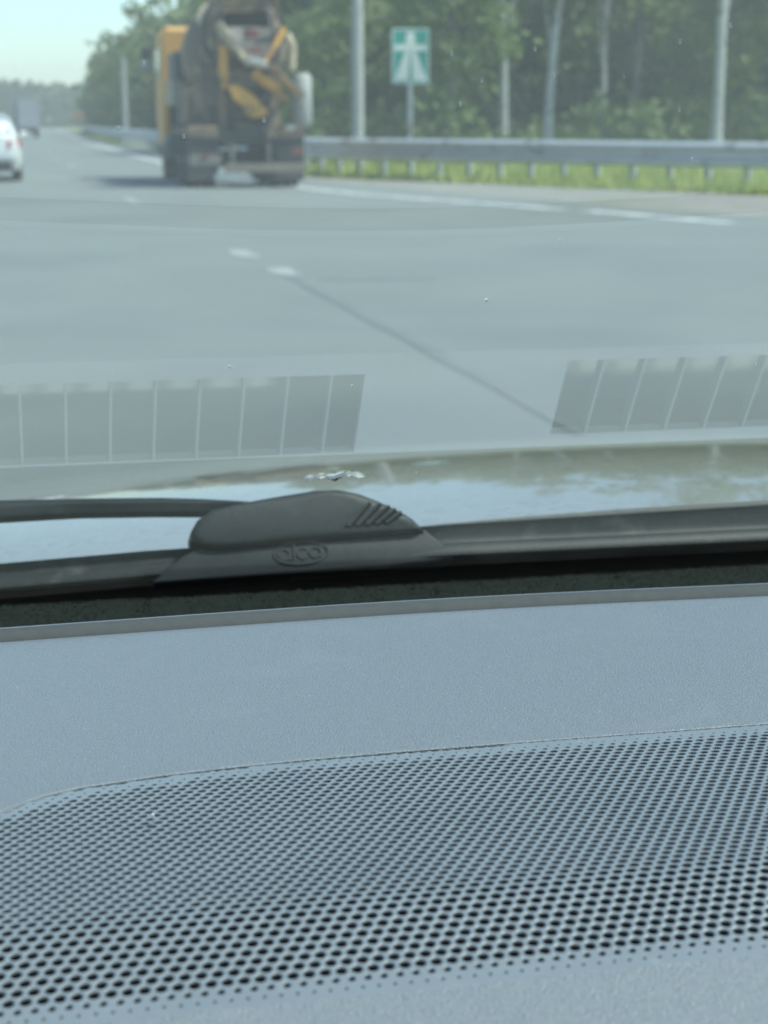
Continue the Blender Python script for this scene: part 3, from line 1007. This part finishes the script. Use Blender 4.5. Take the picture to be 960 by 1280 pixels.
XS = sorted(set([-.62 + i * .05 for i in range(12)] + [-.0255 + i * .0015 for i in range(72)] + [.0825 + i * .012 for i in range(19)] + [XR, XR + .0001] + [.32 + i * .05 for i in range(20)]))
dm = MB()
rows = []
for x in XS:
    ft = (f_top(x) if x <= XR else FB)
    if x < -.0255:
        ft = FB
    fe = f_edge(x)
    col_ = [(x, ft + .0008, dash_z(ft) - .0040), (x, ft + .00082, dash_z(ft) - .0003), (x, ft + .0011, dash_z(ft + .0011))]
    ys = [ft + .0011 + (fe - ft - .0011) * t_ for t_ in [i / 36 for i in range(1, 37)]]
    col_ += [(x, y_, dash_z(y_)) for y_ in ys]
    col_ += [(x, fe + .0005, dash_z(fe) - .0004), (x, fe + .0008, dash_z(fe) - .0012), (x, fe + .0009, dash_z(fe) - .006)]
    rows.append(col_)
nn = len(rows[0])
dm.loft(rows, caps=False, closed=False)
# the near part of the pad, up to the grille
rows = []
for x in XS:
    rows.append([(x, y_, dash_z(y_)) for y_ in [FB - .26 + .02 * i for i in range(13)] + [FB]] )
rows = [[(x_, y_, z_ - .35 * max(0, .12 - y_) ** 1.4) for x_, y_, z_ in r_] for r_ in rows]
dm.loft(rows, caps=False, closed=False)
DASH = dm.build('dashboard', M['dash'], CAR, smooth=True, world=True)
BACK = MB().add([(-.03, FB - .004, dash_z(FB) - .010), (XR + .01, FB - .004, dash_z(FB) - .010), (XR + .01, .362, dash_z(.36) - .007), (-.03, .362, dash_z(.36) - .007)], [(0, 1, 2, 3)])


def car_part(b, name, m, parent=None, **k):
    o = b.build(name, m, parent or CAR, **k)
    o.data.transform(Matrix.Translation(-Vector((.38, .4, 0))))
    return o


car_part(plate, 'speaker_grille', M['grille'], DASH)
car_part(BACK, 'grille_backing', M['hole_dark'], DASH)
# soft trim lip along the far edge of the pad
XL = [-.6 + i * .02 for i in range(91)]
rings = []
for x in XL:
    fe = f_edge(x)
    z0 = dash_z(fe)
    rings.append([(x, fe + .0014 + a_, z0 + b_) for a_, b_ in ((0, -.012), (.0001, -.003), (.0004, -.0010), (.0028, .0012), (.0044, .0018), (.0062, .0019), (.0066, .0016))])
car_part(MB().loft(rings, caps=False, closed=False), 'lip_trim', M['lip'], DASH, smooth=True)

# defroster panel sunk behind the lip: seen only as a reflection in the windscreen
DZ = EYE.z - .1865
dv = lambda y: (y - .588) * 1.0


def box_part(x0, x1, y0, y1, z0, z1):
    return MB().box(((x0 + x1) / 2, (y0 + y1) / 2, (z0 + z1) / 2), (x1 - x0, y1 - y0, z1 - z0))


# sloped apron from the lip down to the panel, then the panel with two long slots
rings = []
for x in XL:
    fe = f_edge(x) + .0014
    zl = dash_z(f_edge(x))
    crest = [(x, fe + a_, zl + b_) for a_, b_ in ((.0064, .0015), (.0092, .0013), (.0110, .0003), (.0126, -.0042))]
    ye, z0 = crest[-1][1], crest[-1][2]
    rings.append(crest + [(x, ye + (.600 - ye) * t_, z0 + (DZ - z0) * t_ ** 1.25) for t_ in (.2, .4, .6, .8, .94)] + [(x, .600, DZ)])
dp = car_part(MB().loft(rings, caps=False, closed=False), 'defroster_panel', M['dash'], smooth=True)
YB = .6535
slots = [(-.30, .133, .6105, .6525), (.214, .56, .6065, .6465)]
frame = MB()
cur = -.6
for a_, e_, y0, y1 in slots + [(1.2, 1.2, 0, 0)]:
    if a_ > cur:
        frame.box(((cur + a_) / 2, (.6 + YB) / 2, DZ - .002), (a_ - cur, YB - .6, .004))
    if e_ > a_:
        frame.box(((a_ + e_) / 2, (.6 + y0) / 2, DZ - .002), (e_ - a_, y0 - .6, .004))
        frame.box(((a_ + e_) / 2, (y1 + YB) / 2, DZ - .002), (e_ - a_, YB - y1, .004))
    cur = e_
frame_o = car_part(frame, 'vent_frame', M['dash'], dp)
car_part(MB().box((.3, .64, DZ - .050), (1.8, .2, .004)), 'duct_floor', M['vent_dark'], dp)
for a_, e_, y0, y1 in slots:
    n_ = int((e_ - a_) / .0168)
    for i in range(1, n_ + 1):
        x_ = (e_ - i * .0168 + .004) if e_ < .2 else (a_ + i * .0172 - .002)
        if a_ + .003 < x_ < e_ - .003:
            car_part(MB().box((x_, (y0 + y1) / 2, DZ - .0030), (.0009, y1 - y0, .0056)), 'vent_rib', M['rib'], dp)
# felt strip that closes the gap to the glass
fl = MB()
XF = [-.3 + i * .01 for i in range(111)]
rings = []
for x in XF:
    j = .0006 * noise.noise(Vector((x * 90, 0, 0)))
    rings.append([(x, .6545, EYE.z - .215), (x, .656, EYE.z - .1885), (x, .69, EYE.z - .192 + j), (x, .72, EYE.z - .1965 + j), (x, .738, EYE.z - .2005 + j), (x, .744, EYE.z - .203), (x, .744, EYE.z - .225)])
felt = car_part(fl.loft(rings, caps=False, closed=False), 'felt_strip', M['felt'], smooth=True)
ff = MB()
random.seed(3)
for _ in range(9000):
    x = random.uniform(-.04, .42)
    y = random.uniform(.66, .742)
    z = EYE.z + interp([(.656, -.1885), (.69, -.192), (.72, -.1965), (.738, -.2005), (.744, -.203)], y)
    d = Vector((random.gauss(0, .0009), random.gauss(0, .0008), random.uniform(.0002, .0013)))
    p = Vector((x, y, z - .0002))
    ff.add([p - Vector((.00028, 0, 0)), p + Vector((.00028, 0, 0)), p + d], [(0, 1, 2)])
car_part(ff, 'felt_fibres', M['felt_fibre'], felt, kind='stuff')

# windscreen: a 4 mm pane
TH = .004
b = MB()
gx0, gx1, gy0, gy1 = -.45, 1.1, -.15, .79
b.add([glass_pt(gx0, gy0), glass_pt(gx1, gy0), glass_pt(gx1, gy1), glass_pt(gx0, gy1), glass_pt(gx0, gy0, TH), glass_pt(gx1, gy0, TH), glass_pt(gx1, gy1, TH), glass_pt(gx0, gy1, TH)],
      [(0, 1, 2, 3), (7, 6, 5, 4), (0, 4, 5, 1), (1, 5, 6, 2), (2, 6, 7, 3), (3, 7, 4, 0)])
WS = car_part(b, 'windscreen', M['glass'])
# printed black band along the foot of the pane
b = MB()
ft_tab = [(-.45, .770), (-.1, .752), (-.009, .7472), (.055, .7385), (.156, .7335), (.186, .7315), (.338, .7335), (1.1, .75)]
xs = [gx0 + i * .03 for i in range(53)]
va = [glass_pt(min(x, gx1), interp(ft_tab, x) - .001, TH + .0006) for x in xs]
vb = [glass_pt(min(x, gx1), gy1, TH + .0006) for x in xs]
n_ = len(xs)
b.add(va + vb, [(i, i + 1, n_ + i + 1, n_ + i) for i in range(n_ - 1)])
car_part(b, 'black_border', M['frit'], WS)
# stone chip with two hair cracks, and dust specks on the inside of the pane
ch = MB()


def sliver(b_, p, q, wd, t_=.0005):
    p, q = Vector(p) + EYE, Vector(q) + EYE
    d_ = (q - p).normalized()
    s_ = d_.cross(TN).normalized() * wd
    o_ = -TN * .0004
    b_.add([p + o_, p.lerp(q, .45) + s_ + o_, q + o_, p.lerp(q, .55) - s_ + o_, p.lerp(q, .5) + o_ - TN * t_], [(0, 1, 4), (1, 2, 4), (2, 3, 4), (3, 0, 4), (0, 3, 2, 1)])


for p, q, w_ in (((.0988, .601, -.1222), (.1030, .5993, -.1217), .0006), ((.1028, .5995, -.1217), (.1068, .599, -.1216), .00035), ((.1066, .599, -.1215), (.1104, .6015, -.123), .0010),
                 ((.1088, .602, -.1232), (.1134, .5955, -.1197), .0008), ((.1128, .599, -.1214), (.1162, .598, -.121), .00035), ((.1152, .598, -.121), (.1213, .6015, -.1228), .0006), ((.1085, .5985, -.1213), (.1110, .6022, -.1234), .0011)):
    sliver(ch, p, q, w_ * 1.05, .0009)
chip = car_part(ch, 'stone_chip', M['chrome_chip'], WS)
ck = MB()
sliver(ck, (.1075, .6012, -.1229), (.1128, .6002, -.1222), .0007, .0014)
car_part(ck, 'chip_core', M['groove'], chip)
SP = [(.1258, .4584), (.0611, .4989), (.1001, .5163), (.141, .3357), (.1327, .3411), (.1037, .3439), (.1106, .353), (.1426, .3655), (.0873, .3458), (.1255, .3531), (.1541, .386), (.0958, .3548), (.0237, .3727), (.0275, .3495), (.1396, .6004), (.2268, .5088), (.0936, .3635), (.0534, .3697), (.0374, .3758), (.1353, .4245)]
sb = MB()
for i, (x, y) in enumerate(SP):
    r_ = random.uniform(.00016, .00034) * (1.5 if i < 2 else 1)
    c_ = glass_pt(x, y, -.0003)
    k = 6
    v_ = [c_ + Vector((math.cos(t_) * r_ * random.uniform(.7, 1.5), 0, 0)) + TT * math.sin(t_) * r_ * 2 for t_ in [2 * math.pi * q / k for q in range(k)]] + [c_ - TN * .00025]
    sb.add(v_, [(q, (q + 1) % k, k) for q in range(k)] + [tuple(range(k))[::-1]])
car_part(sb, 'dust_specks', M['speck'], WS, kind='stuff')
lint = MB().tube([(.0227, .3205, dash_z(.32) + .0004), (.0229, .3195, dash_z(.32) + .0018), (.0226, .3185, dash_z(.32) + .0028)], .00018, 6)
lo = lint.build('lint', M['speck'])
tag(lo, 'tiny white lint thread lying on the speaker grille', 'lint')
sb = MB()
random.seed(9)
for _ in range(150):
    x = random.uniform(-.01, .26)
    y = random.uniform(.35, .44)
    if y < f_top(x) + .003:
        continue
    r_ = random.uniform(.00004, .00012)
    c_ = Vector((x, y, dash_z(y)))
    sb.add([c_ + Vector((r_, 0, 0)), c_ + Vector((0, r_, 0)), c_ - Vector((r_, 0, 0)), c_ - Vector((0, r_, 0)), c_ + Vector((0, 0, r_))], [(0, 1, 4), (1, 2, 4), (2, 3, 4), (3, 0, 4)])
car_part(sb, 'dust_specks', M['speck'], DASH, kind='stuff')

# unseen cabin shell, added to block sky light from above and behind: roof lining, doors up to the window line, rear bulkhead
M['lining'] = mat('roof_lining', (.22, .22, .21), .9, var=(.19, .19, .185), vscale=40)
M['trim'] = mat('cabin_trim', (.05, .05, .052), .8)
rows = []
for i in range(17):
    x = -.47 + i * .1
    cz = EYE.z + .29 + .03 * (1 - ((x - .33) / .85) ** 2)
    rows.append([(x, -.13, cz - .012), (x, -.20, cz), (x, -.8, cz + .03), (x, -1.6, cz), (x, -1.9, cz - .12)])
car_part(MB().loft(rows, caps=False, closed=False), 'roof_lining', M['lining'], smooth=True)
car_part(MB().box((.33, -1.5, EYE.z - .2), (1.6, .1, .9)), 'rear_seat', M['trim'], bevel=.04)
for x in (-.49, 1.15):
    car_part(MB().box((x, -.45, EYE.z - .42), (.06, 1.9, .6)), 'door_trim', M['trim'], bevel=.02)
    car_part(MB().tube([(x, .60, EYE.z - .12), (x, .2, EYE.z + .09), (x, -.2, EYE.z + .29)], .03, 8), 'windscreen_pillar', M['trim'], smooth=True)

# bonnet: one crowned panel, nose and wings turned down
b = MB()
rows = []
XB = [-.52, -.515, -.50, -.47] + [-.43 + i * .06 for i in range(28)] + [1.23, 1.26, 1.275, 1.28]
for i, x in enumerate(XB):
    row = []
    for k in range(54):
        u = k / 50 * .95
        y = .80 + u
        z = -.1845 - (.0407 * (u / .2) ** 2.8 * .2 if u < .2 else .00814 + .114 * (u - .2) + .179 * (u - .2) ** 2) - .125 * (x - .38) ** 2
        edge = max(0, abs(x - .38) - .84)
        z -= 60 * edge ** 2.0
        if k > 49:
            z -= .02 * (k - 49) ** 2
        row.append((x, y, EYE.z + z))
    rows.append([(x, .799, row[0][2] - .012)] + row)
b.loft(rows, caps=False, closed=False)
car_part(b, 'bonnet', M['bonnet'], smooth=True)
# cowl between glass and bonnet
rows = []
for i in range(40):
    x = -.5 + i * .045
    zb = EYE.z - .1845 - .125 * (x - .38) ** 2 - .014
    rows.append([(x, .755, EYE.z - .232), (x, .80, EYE.z - .236), (x, .803, zb - .01), (x, .83, zb)])
car_part(MB().loft(rows, caps=False, closed=False), 'cowl_panel', M['cowl'], smooth=True)

# ------------------------------------------------------------------ windscreen wiper, lying on the glass
O = Vector((.1561, .7331, -.1929)) + EYE + TN * .004
WP = thing('windscreen_wiper', 'black wiper blade with moulded connector and cap resting at the foot of the windscreen', 'wiper', tuple(O))
E1 = Vector((1, 0, 0))


def wprism(poly, d0, d1):
    return MB().prism([(a_ / 1000, b_ / 1000) for a_, b_ in poly], Vector(), E1, TN, TT, d0, d1)


BASE = [(-101.5, -5.3), (-96, .4), (-87.7, 6.2), (-79.8, 9.8), (-62, 11.5), (-27, 12.2), (19, 12.6), (24.8, 7.4), (31.4, -1.6), (0, -3.3), (-35.5, -3.9), (-67, -4.6)]
base = wprism(BASE, -.006, .010).build('connector_base', M['wiper'], WP, bevel=.0012, seg=3, smooth=True, angle=50)
CAP = [(-83.94, 16.19), (-83.87, 12.24), (-80.94, 9.59), (-73.05, 8.47), (-62.6, 8.65), (-27.22, 10.1), (1.57, 11.21), (17.98, 11.86), (13.76, 16.86), (8.35, 20.81), (-.61, 25.66), (-9.26, 29.76), (-18.07, 32), (-28.83, 32.12), (-45, 30.28), (-54.7, 28.9), (-64.7, 27.2), (-74.6, 25.1), (-80.8, 21.1)]


def grown(poly, d):
    cx = sum(a_ for a_, b_ in poly) / len(poly)
    cy = sum(b_ for a_, b_ in poly) / len(poly)
    out = []
    for a_, b_ in poly:
        v_ = Vector((a_ - cx, b_ - cy))
        v_ *= 1 + d / max(v_.length, 1e-6)
        out.append((cx + v_.x, cy + v_.y))
    return out


# the cap is domed: rings shrink towards its face
rings = []
for d_, g_ in ((.010, 0), (-.0065, 0), (-.0080, -.5), (-.0090, -1.6), (-.0096, -3.6), (-.0100, -7)):
    rings.append([E1 * (a_ / 1000) + TN * (b_ / 1000) + TT * d_ for a_, b_ in grown(CAP, g_)])
cap = MB().loft(rings).build('connector_cap', M['wiper'], WP, smooth=True)
for i, ((a0, b0), (a1, b1)) in enumerate([((-16.4, 14.6), (-5.4, 25.0)), ((-12.2, 14.7), (-.9, 24.2)), ((-8.0, 14.9), (3.1, 23.0)), ((-3.8, 15.1), (5.9, 21.4)), ((.7, 15.3), (8.3, 19.9))]):
    v0, v1 = Vector((a0, b0)), Vector((a1, b1))
    d_ = (v1 - v0).normalized()
    s_ = Vector((d_.y, -d_.x))
    P = [v0 + s_ * .85, v1 + s_ * .55, v1 - s_ * .55, v0 - s_ * .85]
    wprism([tuple(p) for p in P], -.0110, -.0085).build('grip_rib', M['wiper'], cap, bevel=.0003)
    P = [v0 + s_ * 1.75, v1 + s_ * 1.35, v1 + s_ * .62, v0 + s_ * .92]
    wprism([tuple(p) for p in P], -.01013, -.0085).build('rib_groove', M['groove'], cap)
    foot = [(a0 - 1.4, b0 - .75), (a0 + 1.7, b0 - .65), (a0 + 1.9, b0 + .15), (a0 - 1.2, b0 + .05)]
    wprism(foot, -.01016, -.0085).build('rib_groove', M['groove'], cap)
# dark parting line between cap and base
pl_ = MB()
CURVE = [(-84.2, 12.1), (-81.2, 9.0), (-73, 7.75), (-62.6, 7.95), (-27.2, 9.4), (1.57, 10.5), (18.2, 11.2)]
pl_.tube([E1 * (a_ / 1000) + TN * (b_ / 1000) + TT * -.0060 for a_, b_ in CURVE], .00065, 6)
pl_.build('parting_groove', M['groove'], cap)
# raised oval mark with its letters
LC, LA, LB_ = (-36.9, 4.55), 12.3, 5.3
ov = MB()
rot = R(2)
outer, inner = [], []
for i in range(48):
    t_ = 2 * math.pi * i / 48
    for lst, g_ in ((outer, 0), (inner, .75)):
        x_, y_ = (LA - g_) * math.cos(t_), (LB_ - g_) * math.sin(t_)
        lst.append((LC[0] + x_ * math.cos(rot) - y_ * math.sin(rot), LC[1] + x_ * math.sin(rot) + y_ * math.cos(rot)))
pr_ = lambda p, d_: E1 * (p[0] / 1000) + TN * (p[1] / 1000) + TT * d_
v_ = [pr_(p, -.0067) for p in outer] + [pr_(p, -.0067) for p in inner] + [pr_(p, -.0058) for p in grown(outer, .25)] + [pr_(p, -.0058) for p in grown(inner, -.25)]
f_ = []
for i in range(48):
    k = (i + 1) % 48
    f_ += [(i, k, 48 + k, 48 + i), (i, 96 + i, 96 + k, k), (48 + i, 48 + k, 144 + k, 144 + i)]
ov.add(v_, f_).build('oval_mark', M['wiper_mark'], base, smooth=False)
stroke = 1.0


def poly_line(b_, pts_, wd=.42):
    for p, q in zip(pts_, pts_[1:]):
        p, q = Vector(p), Vector(q)
        d_ = (q - p).normalized()
        p, q = p - d_ * .15, q + d_ * .15
        s_ = Vector((-d_.y, d_.x)) * wd
        b_.prism([((p + s_).x / 1000, (p + s_).y / 1000), ((q + s_).x / 1000, (q + s_).y / 1000), ((q - s_).x / 1000, (q - s_).y / 1000), ((p - s_).x / 1000, (p - s_).y / 1000)], Vector(), E1, TN, TT, -.0067 - random.random() * .00005, -.0058)


def arc(cx, cy, rx, ry, a0, a1, n=14):
    return [(cx + rx * math.cos(R(a0 + (a1 - a0) * i / n)), cy + ry * math.sin(R(a0 + (a1 - a0) * i / n))) for i in range(n + 1)]


for chd, lx in (('a', -44.3), ('l', -40.0), ('c', -36.1), ('a', -30.6)):
    lb = MB()
    yb = 4.55 + (lx + 36.9) * .035
    if chd == 'a':
        poly_line(lb, arc(lx, yb, 2.5, 2.3, 0, 360, 18))
        poly_line(lb, [(lx + 2.55, yb + 2.5), (lx + 2.55, yb - 2.5)])
    elif chd == 'l':
        poly_line(lb, [(lx, yb + 4.3), (lx, yb - 2.5)])
    else:
        poly_line(lb, arc(lx, yb, 2.5, 2.3, 50, 310, 14))
    lb.build('letter', M['wiper_mark'], base)
# scuffs on the base edge
sc = MB()
for a0, a1, b0 in ((-14, -8, 10.0), (-6.5, .5, 10.3), (3.5, 9, 10.9), (10.5, 13, 11.3)):
    sc.prism([(a0 / 1000, b0 / 1000), (a1 / 1000, (b0 + .3) / 1000), (a1 / 1000, (b0 + .55) / 1000), (a0 / 1000, (b0 + .4) / 1000)], Vector(), E1, TN, TT, -.00612, -.0055)
sc.build('scuff', M['tank_pale'], base)


# blade: curved spoiler section carried along the glass
def blade_ring(x, hgt):
    y = interp(ft_tab, x) - .7331
    o_ = Vector((x - .1561, 0, 0)) + TT * (y / math.cos(A)) - TN * .0
    h_ = hgt
    pr = [(-.0054, 0), (-.0056, .0012), (-.0036, .0058), (-.0030, .0062), (-.0012, .0064), (-.0008, .0072), (-.0010, .0100), (-.0020, h_ - .0022), (-.0034, h_ - .0004), (-.0026, h_), (0, h_ - .001), (.005, .008), (.006, 0)]
    return [o_ + TT * t_ + TN * n_ for t_, n_ in pr]


for lo_, hi_ in ((-.30, .105), (.135, .56)):
    rings = []
    n_ = 40
    for i in range(n_ + 1):
        x = lo_ + (hi_ - lo_) * i / n_
        hgt = .0145 + .003 * max(0, min(1, (x - .18) / .16)) if x > .12 else .0115
        rings.append(blade_ring(x, hgt))
    MB().loft(rings).build('wiper_blade', M['rubber'], WP, smooth=True)
# arm: flat bar that dives under the cap
rings = []
for a_, zt, zb in ((-300, 38.5, 27.5), (-163, 36.2, 28.0), (-130, 35.5, 28.4), (-95.5, 34.3, 27.3), (-78, 33.0, 26.4), (-64, 31.6, 27.2), (-52, 30.2, 27.4), (-40, 29.4, 27.6)):
    m_ = (zt + zb) / 2
    rings.append([E1 * (a_ / 1000) + TN * (q / 1000) + TT * t_ for q, t_ in ((zb, -.002), (zb, .008), (m_, .0095), (zt - 1, .008), (zt, .005), (zt, .001), (zt - 1.2, -.002), (m_, -.0035))])
MB().loft(rings).build('wiper_arm', M['wiper'], WP, smooth=True)
